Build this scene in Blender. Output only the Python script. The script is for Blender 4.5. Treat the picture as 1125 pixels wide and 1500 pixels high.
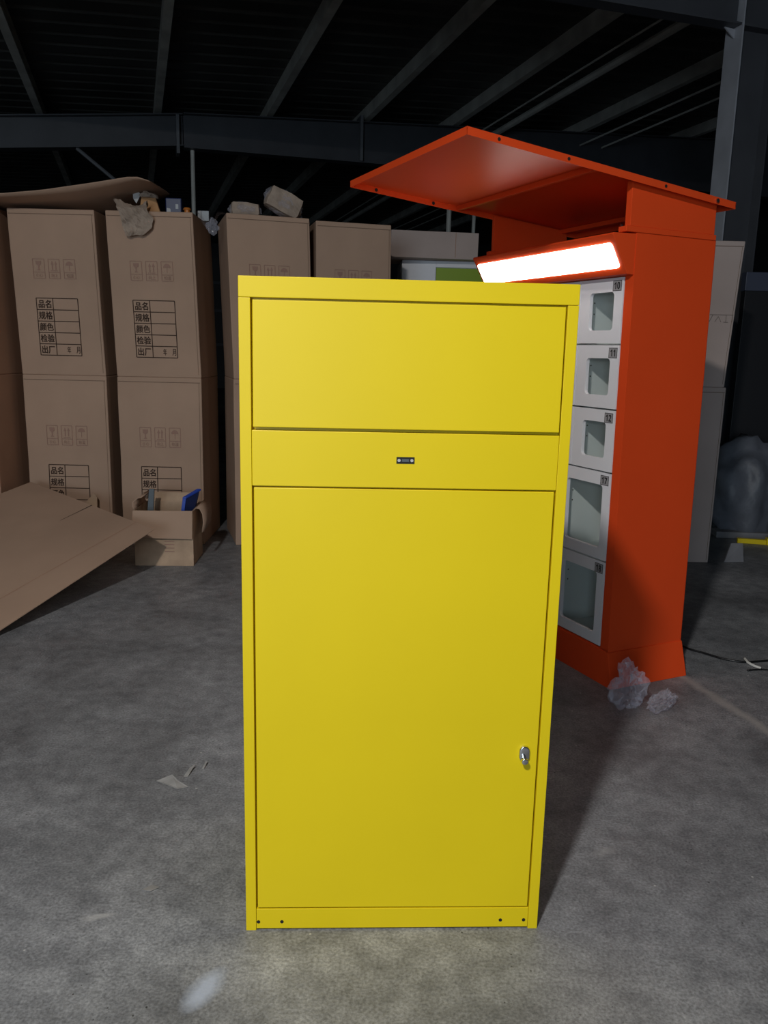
import bpy, bmesh, math, random
from mathutils import Vector, Matrix, noise

random.seed(7)
for o in list(bpy.data.objects):
    bpy.data.objects.remove(o)
scene = bpy.context.scene
COL = scene.collection
PI = math.pi

# ---------------------------------------------------------------- camera
PITCH, ROLL, CAM_H = 0.1979, 0.023, 1.35
cam_d = bpy.data.cameras.new('camera')
cam_d.sensor_fit = 'VERTICAL'
cam_d.sensor_height = 36.0
cam_d.lens = 1174.0 / 1500.0 * 36.0
cam_d.clip_start, cam_d.clip_end = 0.05, 200
cam = bpy.data.objects.new('camera', cam_d)
COL.objects.link(cam)
fw = Vector((0, math.cos(PITCH), -math.sin(PITCH)))
up0 = Vector((0, math.sin(PITCH), math.cos(PITCH)))
rx = math.cos(ROLL) * Vector((1, 0, 0)) + math.sin(ROLL) * up0
ux = -math.sin(ROLL) * Vector((1, 0, 0)) + math.cos(ROLL) * up0
cam.matrix_world = Matrix(((rx.x, ux.x, -fw.x, 0), (rx.y, ux.y, -fw.y, 0), (rx.z, ux.z, -fw.z, CAM_H), (0, 0, 0, 1)))
scene.camera = cam

# ---------------------------------------------------------------- world, lights, exposure
w = bpy.data.worlds.new('world')
scene.world = w
w.use_nodes = True
w.node_tree.nodes['Background'].inputs['Color'].default_value = (0.55, 0.62, 0.75, 1)
w.node_tree.nodes['Background'].inputs['Strength'].default_value = 0.05


def area(name, loc, target, size, power, color, shape='DISK', size_y=None):
    d = bpy.data.lights.new(name, 'AREA')
    d.shape = shape
    d.size = size
    if size_y:
        d.size_y = size_y
    d.energy = power
    d.color = color
    o = bpy.data.objects.new(name, d)
    COL.objects.link(o)
    o.location = loc
    o.rotation_euler = (Vector(target) - Vector(loc)).to_track_quat('-Z', 'Y').to_euler()
    return o


# hanging work lamp behind the photographer's left shoulder
area('work_lamp_light', (-1.04, -1.15, 3.69), (-0.9, -0.4, 0.0), 0.26, 168, (1.0, 0.965, 0.92))
# cool daylight fill added far behind the photographer, its source unseen
area('daylight_fill', (-2.5, -8.0, 1.9), (-0.5, 3, 1.0), 3.4, 235, (0.68, 0.85, 1.0), 'RECTANGLE', 3.2)

vs = scene.view_settings
vs.view_transform = 'Standard'
vs.look = 'None'
vs.exposure = 0.0
vs.gamma = 1.0
vs.use_curve_mapping = False

# ---------------------------------------------------------------- materials
def mat(name, color, rough=0.5, metal=0.0, var=0.0, vscale=6.0, bump=0.0, bscale=80.0, spec=0.5,
        color2=None, coat=0.0, detail=4.0):
    m = bpy.data.materials.new(name)
    m.use_nodes = True
    nt = m.node_tree
    b = nt.nodes['Principled BSDF']
    b.inputs['Base Color'].default_value = (*color, 1)
    b.inputs['Roughness'].default_value = rough
    b.inputs['Metallic'].default_value = metal
    b.inputs['Specular IOR Level'].default_value = spec
    b.inputs['Coat Weight'].default_value = coat
    tc = nt.nodes.new('ShaderNodeTexCoord')
    if var > 0 or color2:
        n = nt.nodes.new('ShaderNodeTexNoise')
        n.inputs['Scale'].default_value = vscale
        n.inputs['Detail'].default_value = detail
        nt.links.new(tc.outputs['Object'], n.inputs['Vector'])
        r = nt.nodes.new('ShaderNodeValToRGB')
        c2 = color2 or tuple(c * (1 - var) for c in color)
        c1 = color if color2 else tuple(min(1, c * (1 + var)) for c in color)
        r.color_ramp.elements[0].position = 0.3
        r.color_ramp.elements[1].position = 0.7
        r.color_ramp.elements[0].color = (*c2, 1)
        r.color_ramp.elements[1].color = (*c1, 1)
        nt.links.new(n.outputs['Fac'], r.inputs['Fac'])
        nt.links.new(r.outputs['Color'], b.inputs['Base Color'])
    if bump > 0:
        n2 = nt.nodes.new('ShaderNodeTexNoise')
        n2.inputs['Scale'].default_value = bscale
        n2.inputs['Detail'].default_value = 3
        nt.links.new(tc.outputs['Object'], n2.inputs['Vector'])
        bp = nt.nodes.new('ShaderNodeBump')
        bp.inputs['Strength'].default_value = bump
        bp.inputs['Distance'].default_value = 0.01
        nt.links.new(n2.outputs['Fac'], bp.inputs['Height'])
        nt.links.new(bp.outputs['Normal'], b.inputs['Normal'])
    return m


def film(name, tint, clear, rough=0.12, crinkle=0.0):
    """thin clear plastic or glass: mostly see-through with a glossy coat"""
    m = bpy.data.materials.new(name)
    m.use_nodes = True
    nt = m.node_tree
    out = nt.nodes['Material Output']
    b = nt.nodes['Principled BSDF']
    b.inputs['Base Color'].default_value = (*tint, 1)
    b.inputs['Roughness'].default_value = rough
    b.inputs['Specular IOR Level'].default_value = 0.6
    if crinkle:
        tc = nt.nodes.new('ShaderNodeTexCoord')
        n = nt.nodes.new('ShaderNodeTexVoronoi')
        n.feature = 'SMOOTH_F1'
        n.inputs['Scale'].default_value = crinkle
        nt.links.new(tc.outputs['Object'], n.inputs['Vector'])
        bp = nt.nodes.new('ShaderNodeBump')
        bp.inputs['Strength'].default_value = 0.6
        bp.inputs['Distance'].default_value = 0.015
        nt.links.new(n.outputs['Distance'], bp.inputs['Height'])
        nt.links.new(bp.outputs['Normal'], b.inputs['Normal'])
    t = nt.nodes.new('ShaderNodeBsdfTransparent')
    t.inputs['Color'].default_value = (*[0.85 + 0.15 * c for c in tint], 1)
    mx = nt.nodes.new('ShaderNodeMixShader')
    mx.inputs[0].default_value = clear
    nt.links.new(b.outputs[0], mx.inputs[1])
    nt.links.new(t.outputs[0], mx.inputs[2])
    nt.links.new(mx.outputs[0], out.inputs['Surface'])
    return m


def emit(name, color, strength):
    m = bpy.data.materials.new(name)
    m.use_nodes = True
    nt = m.node_tree
    e = nt.nodes.new('ShaderNodeEmission')
    e.inputs['Color'].default_value = (*color, 1)
    e.inputs['Strength'].default_value = strength
    nt.links.new(e.outputs[0], nt.nodes['Material Output'].inputs['Surface'])
    return m


FLOOR_OFF = (-14.0, 5.4, 14.7)      # shifts the mottling of the slab


def concrete():
    m = bpy.data.materials.new('polished_concrete')
    m.use_nodes = True
    nt = m.node_tree
    L = nt.links.new
    b = nt.nodes['Principled BSDF']
    tc = nt.nodes.new('ShaderNodeTexCoord')
    mp0 = nt.nodes.new('ShaderNodeMapping')
    mp0.inputs['Location'].default_value = FLOOR_OFF
    L(tc.outputs['Object'], mp0.inputs['Vector'])

    def nz(scale, detail, rough=0.55, dist=0.0):
        n = nt.nodes.new('ShaderNodeTexNoise')
        n.inputs['Scale'].default_value = scale
        n.inputs['Detail'].default_value = detail
        n.inputs['Roughness'].default_value = rough
        n.inputs['Distortion'].default_value = dist
        L(mp0.outputs['Vector'], n.inputs['Vector'])
        return n

    def ramp(src, stops):
        r = nt.nodes.new('ShaderNodeValToRGB')
        els = r.color_ramp.elements
        els[0].position, els[0].color = stops[0][0], (*stops[0][1], 1)
        els[1].position, els[1].color = stops[-1][0], (*stops[-1][1], 1)
        for p, c in stops[1:-1]:
            e = els.new(p)
            e.color = (*c, 1)
        L(src, r.inputs['Fac'])
        return r

    def mix(kind, fac, a, c):
        x = nt.nodes.new('ShaderNodeMix')
        x.data_type = 'RGBA'
        x.blend_type = kind
        if isinstance(fac, float):
            x.inputs[0].default_value = fac
        else:
            L(fac, x.inputs[0])
        for s, i in ((a, 6), (c, 7)):
            if isinstance(s, tuple):
                x.inputs[i].default_value = (*s, 1)
            else:
                L(s, x.inputs[i])
        return x.outputs[2]
    base = ramp(nz(1.6, 9, 0.62, 0.6).outputs['Fac'],
                [(0.28, (0.138, 0.143, 0.153)), (0.5, (0.246, 0.256, 0.272)), (0.75, (0.385, 0.399, 0.420))])
    fine = ramp(nz(16, 8, 0.7).outputs['Fac'], [(0.3, (0.60, 0.60, 0.61)), (0.72, (1.22, 1.21, 1.20))])
    c = mix('MULTIPLY', 1.0, base.outputs['Color'], fine.outputs['Color'])
    grit = ramp(nz(140, 3, 0.6).outputs['Fac'], [(0.3, (0.58, 0.58, 0.58)), (0.7, (1.28, 1.28, 1.28))])
    c = mix('MULTIPLY', 1.0, c, grit.outputs['Color'])
    # tiny pits and pale grit
    v = nt.nodes.new('ShaderNodeTexVoronoi')
    v.inputs['Scale'].default_value = 34
    L(tc.outputs['Object'], v.inputs['Vector'])
    pits = ramp(v.outputs['Distance'], [(0.06, (1, 1, 1)), (0.10, (0, 0, 0))])
    sel = ramp(nz(2.3, 2).outputs['Fac'], [(0.52, (0, 0, 0)), (0.6, (1, 1, 1))])
    pm = mix('MULTIPLY', 1.0, pits.outputs['Color'], sel.outputs['Color'])
    c = mix('MIX', pm, c, (0.04, 0.04, 0.04))
    v2 = nt.nodes.new('ShaderNodeTexVoronoi')
    v2.inputs['Scale'].default_value = 9
    L(tc.outputs['Object'], v2.inputs['Vector'])
    spk = ramp(v2.outputs['Distance'], [(0.022, (1, 1, 1)), (0.034, (0, 0, 0))])
    c = mix('MIX', spk.outputs['Color'], c, (0.5, 0.5, 0.49))

    # long pale repair band beside the orange kiosk, and one bluish patch of bounced light painted in near the camera
    def patch(cx, cy, ang, lx, ly, amount, soft, col, src):
        mp = nt.nodes.new('ShaderNodeMapping')
        mp.vector_type = 'TEXTURE'
        mp.inputs['Location'].default_value = (cx, cy, 0)
        mp.inputs['Rotation'].default_value = (0, 0, ang)
        mp.inputs['Scale'].default_value = (lx, ly, 1)
        wob = nz(9, 4)
        add = nt.nodes.new('ShaderNodeVectorMath')
        add.operation = 'MULTIPLY_ADD'
        L(wob.outputs['Color'], add.inputs[0])
        add.inputs[1].default_value = (0.05, 0.05, 0)
        L(tc.outputs['Object'], add.inputs[2])
        L(add.outputs[0], mp.inputs['Vector'])
        ln = nt.nodes.new('ShaderNodeVectorMath')
        ln.operation = 'LENGTH'
        L(mp.outputs['Vector'], ln.inputs[0])
        r = ramp(ln.outputs['Value'], [(soft, (amount,) * 3), (1.0, (0, 0, 0))])
        return mix('MIX', r.outputs['Color'], src, col)
    c = patch(1.43, 2.93, math.radians(-74), 0.95, 0.036, 0.62, 0.25, (0.44, 0.43, 0.41), c)
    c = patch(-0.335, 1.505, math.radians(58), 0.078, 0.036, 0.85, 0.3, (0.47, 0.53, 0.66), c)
    c = patch(-0.64, 1.725, math.radians(10), 0.045, 0.016, 0.5, 0.4, (0.5, 0.5, 0.5), c)
    c = patch(1.32, 1.96, math.radians(-10), 0.10, 0.012, 0.45, 0.2, (0.42, 0.42, 0.42), c)
    c = patch(0.66, 2.02, math.radians(30), 0.05, 0.02, 0.4, 0.2, (0.42, 0.42, 0.42), c)
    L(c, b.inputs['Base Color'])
    rr = ramp(nz(3.1, 6).outputs['Fac'], [(0.3, (0.42,) * 3), (0.7, (0.62,) * 3)])
    L(rr.outputs['Color'], b.inputs['Roughness'])
    b.inputs['Specular IOR Level'].default_value = 0.4
    bp = nt.nodes.new('ShaderNodeBump')
    bp.inputs['Strength'].default_value = 0.12
    bp.inputs['Distance'].default_value = 0.01
    L(nz(60, 6).outputs['Fac'], bp.inputs['Height'])
    L(bp.outputs['Normal'], b.inputs['Normal'])
    return m


M = {}
M['concrete'] = concrete()
M['yellow'] = mat('yellow_powder_coat', (0.80, 0.605, 0.004), 0.42, var=0.02, vscale=3, bump=0.03, bscale=700, spec=0.4)
M['orange'] = mat('orange_powder_coat', (0.80, 0.076, 0.016), 0.36, var=0.03, vscale=3, bump=0.05, bscale=500, spec=0.12)
M['white_paint'] = mat('white_powder_coat', (0.86, 0.86, 0.90), 0.45, var=0.02)
M['liner'] = mat('pale_grey_liner', (0.86, 0.90, 0.90), 0.5, var=0.02)
M['sticker'] = mat('grey_sticker', (0.36, 0.35, 0.36), 0.5)
M['ink'] = mat('black_ink', (0.012, 0.011, 0.010), 0.6)
M['dark_hole'] = mat('dark_recess', (0.01, 0.009, 0.008), 0.8)
M['chrome'] = mat('chrome', (0.72, 0.73, 0.75), 0.16, metal=1.0)
M['zinc'] = mat('zinc_bolt', (0.6, 0.6, 0.6), 0.3, metal=1.0)
M['black_plastic'] = mat('black_plastic', (0.012, 0.012, 0.012), 0.35)
M['glass'] = film('tinted_pane', (0.60, 0.70, 0.66), 0.93, 0.05)
M['lamp'] = emit('lit_lamp_diffuser', (1.0, 0.93, 0.85), 10.0)
M['card'] = mat('brown_cardboard', (0.445, 0.302, 0.218), 0.85, var=0.07, vscale=2.5, bump=0.05, bscale=220, spec=0.15)
M['card_red'] = mat('reddish_cardboard', (0.42, 0.255, 0.175), 0.85, var=0.08, vscale=2.5, bump=0.05, bscale=220, spec=0.15)
M['card_worn'] = mat('worn_cardboard', (0.48, 0.34, 0.235), 0.85, var=0.16, vscale=9, bump=0.12, bscale=120, spec=0.15)
M['card_grey'] = mat('greyish_cardboard', (0.52, 0.42, 0.38), 0.85, var=0.06, vscale=3, bump=0.05, bscale=200, spec=0.15)
M['print'] = mat('dark_brown_print', (0.055, 0.034, 0.026), 0.8, spec=0.1)
M['faint'] = mat('faint_red_print', (0.35, 0.215, 0.165), 0.85, spec=0.1)
M['faint_grey'] = mat('faint_grey_print', (0.22, 0.18, 0.155), 0.85, spec=0.1)
M['crease'] = mat('cardboard_edge', (0.22, 0.15, 0.105), 0.9, spec=0.1)
M['paper'] = mat('crumpled_wrapping_paper', (0.36, 0.28, 0.22), 0.8, var=0.22, vscale=14, bump=0.3, bscale=60)
M['tan'] = mat('tan_block', (0.50, 0.27, 0.12), 0.8, var=0.15, vscale=8)
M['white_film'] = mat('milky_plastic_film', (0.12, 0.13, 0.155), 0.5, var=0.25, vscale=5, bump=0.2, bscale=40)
M['clear'] = film('clear_plastic_film', (0.78, 0.78, 0.88), 0.85, 0.06, 22.0)
M['navy'] = mat('navy_plastic', (0.012, 0.022, 0.085), 0.45)
M['blue'] = mat('blue_plastic', (0.02, 0.065, 0.42), 0.35)
M['slate'] = mat('slate_grey_plastic', (0.09, 0.11, 0.125), 0.5)
M['amber'] = mat('amber_plastic', (0.55, 0.18, 0.03), 0.4)
M['grey_part'] = mat('grey_metal_part', (0.20, 0.21, 0.22), 0.45, metal=0.3)
M['white_label'] = mat('white_label', (0.5, 0.5, 0.5), 0.6)
M['lime'] = mat('lime_green_panel', (0.28, 0.42, 0.02), 0.4)
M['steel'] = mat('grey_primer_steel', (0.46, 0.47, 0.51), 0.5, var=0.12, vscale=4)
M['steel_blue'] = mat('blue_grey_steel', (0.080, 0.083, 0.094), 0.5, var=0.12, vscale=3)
M['plate'] = mat('dull_steel_plate', (0.19, 0.195, 0.21), 0.5, var=0.1)
M['purlin'] = mat('galvanised_purlin', (0.85, 0.82, 0.74), 0.5, metal=0.0, var=0.2, vscale=3)
M['roof'] = mat('dark_roof_sheet', (0.075, 0.073, 0.066), 0.5, var=0.25, vscale=1.5)
M['wall'] = mat('dark_cladding', (0.05, 0.048, 0.05), 0.6, var=0.2, vscale=1.2)
M['black_panel'] = mat('black_panel', (0.010, 0.010, 0.013), 0.6)
M['navy_band'] = mat('blue_grey_band', (0.07, 0.08, 0.12), 0.5)
M['cable'] = mat('black_cable', (0.008, 0.008, 0.009), 0.4)
M['white_cable'] = mat('white_cable', (0.75, 0.74, 0.70), 0.45)
M['foam'] = mat('grey_foam_board', (0.20, 0.20, 0.215), 0.8, var=0.1, vscale=8)
M['scrap'] = mat('grey_torn_paper', (0.27, 0.265, 0.26), 0.8, var=0.2, vscale=20)

# ---------------------------------------------------------------- mesh helpers
class MB:
    def __init__(s):
        s.v, s.f = [], []

    def add(s, verts, faces):
        n = len(s.v)
        s.v += [tuple(p) for p in verts]
        s.f += [tuple(i + n for i in q) for q in faces]
        return s

    def box(s, x0, x1, y0, y1, z0, z1):
        return s.add([(x0, y0, z0), (x1, y0, z0), (x1, y1, z0), (x0, y1, z0), (x0, y0, z1), (x1, y0, z1), (x1, y1, z1), (x0, y1, z1)],
                     [(0, 3, 2, 1), (4, 5, 6, 7), (0, 1, 5, 4), (1, 2, 6, 5), (2, 3, 7, 6), (3, 0, 4, 7)])

    def hexa(s, b, t):
        """b, t: four bottom and four top corners, counter-clockwise from above"""
        return s.add(list(b) + list(t), [(0, 3, 2, 1), (4, 5, 6, 7), (0, 1, 5, 4), (1, 2, 6, 5), (2, 3, 7, 6), (3, 0, 4, 7)])

    def slab(s, quad, th):
        """a sheet of thickness th behind a planar quad (counter-clockwise seen from its face)"""
        q = [Vector(p) for p in quad]
        n = (q[1] - q[0]).cross(q[-1] - q[0]).normalized() * th
        k = len(q)
        vs_ = q + [p - n for p in q]
        fs = [tuple(range(k)), tuple(range(2 * k - 1, k - 1, -1))]
        fs += [(i, i + k, (i + 1) % k + k, (i + 1) % k) for i in range(k)]
        return s.add(vs_, fs)

    def prism(s, prof, axis, a0, a1):
        """profile of 2-D points swept along an axis ('x','y','z')"""
        def P(u, v, a):
            return {'x': (a, u, v), 'y': (u, a, v), 'z': (u, v, a)}[axis]
        k = len(prof)
        vs_ = [P(u, v, a0) for u, v in prof] + [P(u, v, a1) for u, v in prof]
        fs = [tuple(range(k - 1, -1, -1)), tuple(range(k, 2 * k))]
        fs += [(i, (i + 1) % k, (i + 1) % k + k, i + k) for i in range(k)]
        return s.add(vs_, fs)

    def cyl(s, c, r, axis, a0, a1, n=16, r1=None):
        r1 = r if r1 is None else r1
        def P(u, v, a):
            return {'x': (a, u, v), 'y': (u, a, v), 'z': (u, v, a)}[axis]
        ang = [2 * PI * i / n for i in range(n)]
        vs_ = [P(c[0] + r * math.cos(t), c[1] + r * math.sin(t), a0) for t in ang]
        vs_ += [P(c[0] + r1 * math.cos(t), c[1] + r1 * math.sin(t), a1) for t in ang]
        fs = [tuple(range(n - 1, -1, -1)), tuple(range(n, 2 * n))]
        fs += [(i, (i + 1) % n, (i + 1) % n + n, i + n) for i in range(n)]
        return s.add(vs_, fs)

    def tube(s, pts, r, n=8):
        pts = [Vector(p) for p in pts]
        rings = []
        for i, p in enumerate(pts):
            t = (pts[min(i + 1, len(pts) - 1)] - pts[max(i - 1, 0)]).normalized()
            a = t.cross(Vector((0, 0, 1)))
            if a.length < 1e-3:
                a = t.cross(Vector((1, 0, 0)))
            a.normalize()
            b = a.cross(t)
            rings.append([p + r * (math.cos(2 * PI * k / n) * a + math.sin(2 * PI * k / n) * b) for k in range(n)])
        vs_ = [q for ring in rings for q in ring]
        fs = [(i * n + k, i * n + (k + 1) % n, (i + 1) * n + (k + 1) % n, (i + 1) * n + k) for i in range(len(pts) - 1) for k in range(n)]
        fs += [tuple(range(n - 1, -1, -1)), tuple(range((len(pts) - 1) * n, len(pts) * n))]
        return s.add(vs_, fs)

    def warp(s, fn):
        s.v = [tuple(fn(Vector(p))) for p in s.v]
        return s

    def build(s, name, m, parent=None, bevel=0.0, smooth=False, loc=None, rz=0.0):
        me = bpy.data.meshes.new(name)
        me.from_pydata(s.v, [], s.f)
        bm = bmesh.new()
        bm.from_mesh(me)
        bmesh.ops.recalc_face_normals(bm, faces=bm.faces)
        bm.to_mesh(me)
        bm.free()
        me.materials.append(M[m])
        if smooth:
            for p in me.polygons:
                p.use_smooth = True
        o = bpy.data.objects.new(name, me)
        COL.objects.link(o)
        if parent:
            o.parent = parent
        if loc:
            o.location = loc
        o.rotation_euler.z = rz
        if bevel:
            b = o.modifiers.new('bevel', 'BEVEL')
            b.width = bevel
            b.segments = 2
            b.limit_method = 'ANGLE'
        return o


def thing(name, label, cat, loc=(0, 0, 0), rz=0.0, group=None):
    o = bpy.data.objects.new(name, None)
    COL.objects.link(o)
    o.location = loc
    o.rotation_euler.z = rz
    return tag(o, label, cat, group)


def tag(o, label, cat, group=None, kind=None):
    o['label'] = label
    if cat:
        o['category'] = cat
    if group:
        o['group'] = group
    if kind:
        o['kind'] = kind
    return o


def struct(o, label=None):
    o['kind'] = 'structure'
    if label:
        o['label'] = label
    return o


def text_geo(s, size, center, bold=0.0, xscale=1.0):
    """flat lettering as (verts, faces) in the x-z plane around a centre, facing -y"""
    cu = bpy.data.curves.new('lettering', 'FONT')
    cu.body = s
    cu.size = size
    cu.align_x = 'CENTER'
    cu.align_y = 'CENTER'
    cu.resolution_u = 3
    ob = bpy.data.objects.new('lettering_tmp', cu)
    COL.objects.link(ob)
    dg = bpy.context.evaluated_depsgraph_get()
    me = bpy.data.meshes.new_from_object(ob.evaluated_get(dg))
    xs = [v.co.x for v in me.vertices]
    ys = [v.co.y for v in me.vertices]
    cx, cy = (min(xs) + max(xs)) / 2, (min(ys) + max(ys)) / 2
    base = [(center[0] + (v.co.x - cx) * xscale, center[1], center[2] + v.co.y - cy) for v in me.vertices]
    polys = [tuple(p.vertices) for p in me.polygons]
    vs_, fs = [], []
    for k, (dx, dz) in enumerate(((0, 0),) if not bold else ((-bold, 0), (bold, 0), (0, bold), (0, -bold))):
        n = len(vs_)
        vs_ += [(x + dx, y - k * 2e-5, z + dz) for x, y, z in base]
        fs += [tuple(i + n for i in p) for p in polys]
    bpy.data.objects.remove(ob)
    bpy.data.curves.remove(cu)
    bpy.data.meshes.remove(me)
    return vs_, fs


def crumple(seed, size, amp, sub=4, flat=0.0, freq=3.0):
    """a crumpled lump: creased noise on an icosphere, flattened underneath"""
    bm = bmesh.new()
    bmesh.ops.create_icosphere(bm, subdivisions=sub, radius=1.0)
    off = Vector((seed * 3.1, seed * 1.7, seed * 0.9))
    for v in bm.verts:
        p = v.co.normalized()
        n1 = noise.noise(p * freq * 0.5 + off)
        n2 = abs(noise.noise(p * freq + off * 2))
        n3 = abs(noise.noise(p * freq * 2.3 + off * 3))
        r = 1 + amp * (0.7 * n1 + 0.9 * (0.35 - n2) + 0.5 * (0.3 - n3))
        q = p * r
        q = Vector((q.x * size[0], q.y * size[1], q.z * size[2]))
        if q.z < -flat * size[2]:
            q.z = -flat * size[2]
        v.co = q
    vs_ = [tuple(v.co) for v in bm.verts]
    fs = [tuple(v.index for v in f.verts) for f in bm.faces]
    bm.free()
    return vs_, fs


def place(geo, loc, rz=0.0, rx_=0.0, ry_=0.0):
    R = Matrix.Translation(loc) @ Matrix.Rotation(rz, 4, 'Z') @ Matrix.Rotation(ry_, 4, 'Y') @ Matrix.Rotation(rx_, 4, 'X')
    return [tuple(R @ Vector(p)) for p in geo[0]], geo[1]


# ---------------------------------------------------------------- the hall
BA = math.radians(17.2)                       # the hall's frames stand askew to the view
DV = Vector((-math.sin(BA), math.cos(BA), 0))   # along the purlins
RV = Vector((math.cos(BA), math.sin(BA), 0))    # along the rafters
SLOPE = 0.055


def hall(u, d, z):
    p = RV * u + DV * d
    return (p.x, p.y, z)


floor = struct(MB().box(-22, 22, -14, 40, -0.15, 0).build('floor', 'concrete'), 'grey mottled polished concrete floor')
ZR = 4.56


def roof_z(u):
    return ZR + SLOPE * u


ceil = MB()
ribs = []
d = -10.0
while d < 31:
    ribs += [(d, 0.0), (d + 0.22, 0.0), (d + 0.25, 0.035), (d + 0.29, 0.035)]
    d += 0.32
for i in range(len(ribs) - 1):
    (d0, h0), (d1, h1) = ribs[i], ribs[i + 1]
    a = [hall(-13, d0, roof_z(-13) + h0), hall(13, d0, roof_z(13) + h0), hall(13, d1, roof_z(13) + h1), hall(-13, d1, roof_z(-13) + h1)]
    ceil.add(a, [(0, 1, 2, 3)])
ceiling = struct(ceil.build('ceiling', 'roof'), 'dark corrugated metal roof')
for rho in (-1.75, -1.23, -0.85 + 0.483, 0.134, 0.603, 1.02, 1.413, 1.99, 2.5):
    h = 3.05 / (1 - SLOPE * rho)
    u, z = rho * h, CAM_H + h
    pm = MB()
    pr = [(-0.045, 0), (0.045, 0), (0.045, 0.035), (0.038, 0.035), (0.038, 0.008), (-0.037, 0.008), (-0.037, 0.15), (0.045, 0.15), (0.045, 0.158), (-0.045, 0.158)]
    k = len(pr)
    vs_ = [hall(u + a, -6, z + b) for a, b in pr] + [hall(u + a, 29, z + b) for a, b in pr]
    pm.add(vs_, [(i, (i + 1) % k, (i + 1) % k + k, i + k) for i in range(k)])
    pm.build('purlin', 'purlin', ceiling)
# conduit and thin tie rods slung under the roof on the right
for rho, r, nm in ((1.633, 0.045, 'conduit'), (1.555, 0.012, 'tie_rod'), (2.10, 0.014, 'tie_rod'), (2.22, 0.014, 'tie_rod')):
    u = rho * 3.2
    MB().tube([hall(u, -2, CAM_H + 3.2), hall(u, 29, CAM_H + 3.2)], r, 8).build(nm, 'purlin', ceiling)

wb = MB()
wb.add([hall(-13, 28, 0), hall(13, 28, 0), hall(13, 28, 6), hall(-13, 28, 6), hall(-13, 28.2, 0), hall(13, 28.2, 0), hall(13, 28.2, 6), hall(-13, 28.2, 6)],
       [(0, 1, 2, 3), (4, 5, 6, 7), (0, 1, 5, 4), (3, 2, 6, 7), (0, 3, 7, 4), (1, 2, 6, 5)])
wall_back = struct(wb.build('wall_back', 'wall'), 'dark far cladding wall')
for z in (1.4, 2.5, 3.4):
    g = MB()
    g.add([hall(-13, 27.9, z), hall(13, 27.9, z), hall(13, 27.9, z + 0.09), hall(-13, 27.9, z + 0.09), hall(-13, 28, z), hall(13, 28, z), hall(13, 28, z + 0.09), hall(-13, 28, z + 0.09)],
          [(0, 1, 2, 3), (3, 2, 6, 7), (0, 1, 5, 4), (0, 3, 7, 4), (1, 2, 6, 5), (4, 5, 6, 7)])
    g.build('girt', 'steel_blue', wall_back)
for sgn, nm in ((-1, 'wall_left'), (1, 'wall_right')):
    q = MB()
    u0, u1 = sgn * 12.6, sgn * 12.8
    q.add([hall(u0, -8, 0), hall(u0, 28, 0), hall(u0, 28, 6), hall(u0, -8, 6), hall(u1, -8, 0), hall(u1, 28, 0), hall(u1, 28, 6), hall(u1, -8, 6)],
          [(0, 1, 2, 3), (4, 5, 6, 7), (0, 1, 5, 4), (3, 2, 6, 7), (0, 3, 7, 4), (1, 2, 6, 5)])
    struct(q.build(nm, 'wall'), 'dark cladding wall on the ' + nm[5:] + ' of the hall')


def ibeam(name, label, u0, u1, dc, zb0, zb1, zt0, zt1, fl, m):
    """a rafter: bottom flange, web, top flange, running across the hall"""
    t = thing(name, label, 'beam', hall(u0, dc, 0))
    o = Vector(t.location)

    def part(nm, w0, w1, a0, a1, b0, b1):
        p = MB()
        P = lambda u, dd, z: tuple(Vector(hall(u, dc + dd, z)) - o)
        p.hexa([P(u0, w0, a0), P(u1, w0, a1), P(u1, w1, a1), P(u0, w1, a0)], [P(u0, w0, b0), P(u1, w0, b1), P(u1, w1, b1), P(u0, w1, b0)])
        p.build(nm, m, t)
    part('bottom_flange', -fl, fl, zb0, zb1, zb0 + 0.014, zb1 + 0.014)
    part('web', -0.006, 0.006, zb0 + 0.014, zb1 + 0.014, zt0 - 0.014, zt1 - 0.014)
    part('top_flange', -fl, fl, zt0 - 0.014, zt1 - 0.014, zt0, zt1)
    return t, o


# column on the right: near corner of its flange at (2.756, 7.0)
CU, CD = Vector((2.756, 7.0, 0)).dot(RV), Vector((2.756, 7.0, 0)).dot(DV)
FD = CD + 6.0
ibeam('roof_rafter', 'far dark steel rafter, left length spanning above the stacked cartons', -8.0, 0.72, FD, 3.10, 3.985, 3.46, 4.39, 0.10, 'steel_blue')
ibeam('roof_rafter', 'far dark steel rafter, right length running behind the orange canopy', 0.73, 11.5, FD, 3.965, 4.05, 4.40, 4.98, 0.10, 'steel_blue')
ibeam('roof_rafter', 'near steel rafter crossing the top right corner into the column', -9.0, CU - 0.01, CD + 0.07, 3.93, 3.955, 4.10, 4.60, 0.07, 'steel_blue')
# splice and stiffener plates of the far rafter
for u, z0, z1, lab in ((0.65, 3.88, 4.36, 'upright splice plate joining the two lengths of the far rafter'),
                       (3.18, 4.00, 4.60, 'upright stiffener plate on the far rafter left of the canopy')):
    o = MB()
    o.hexa([hall(u - 0.02, FD - 0.13, z0), hall(u + 0.02, FD - 0.13, z0), hall(u + 0.02, FD + 0.1, z0), hall(u - 0.02, FD + 0.1, z0)],
           [hall(u - 0.02, FD - 0.13, z1), hall(u + 0.02, FD - 0.13, z1), hall(u + 0.02, FD + 0.1, z1), hall(u - 0.02, FD + 0.1, z1)])
    tag(o.build('rafter_plate', 'plate'), lab, 'steel plate')
# column
colt = thing('steel_column', 'grey steel I-section column behind the orange canopy', 'column', hall(CU, CD, 0))
co = Vector(colt.location)


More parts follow.
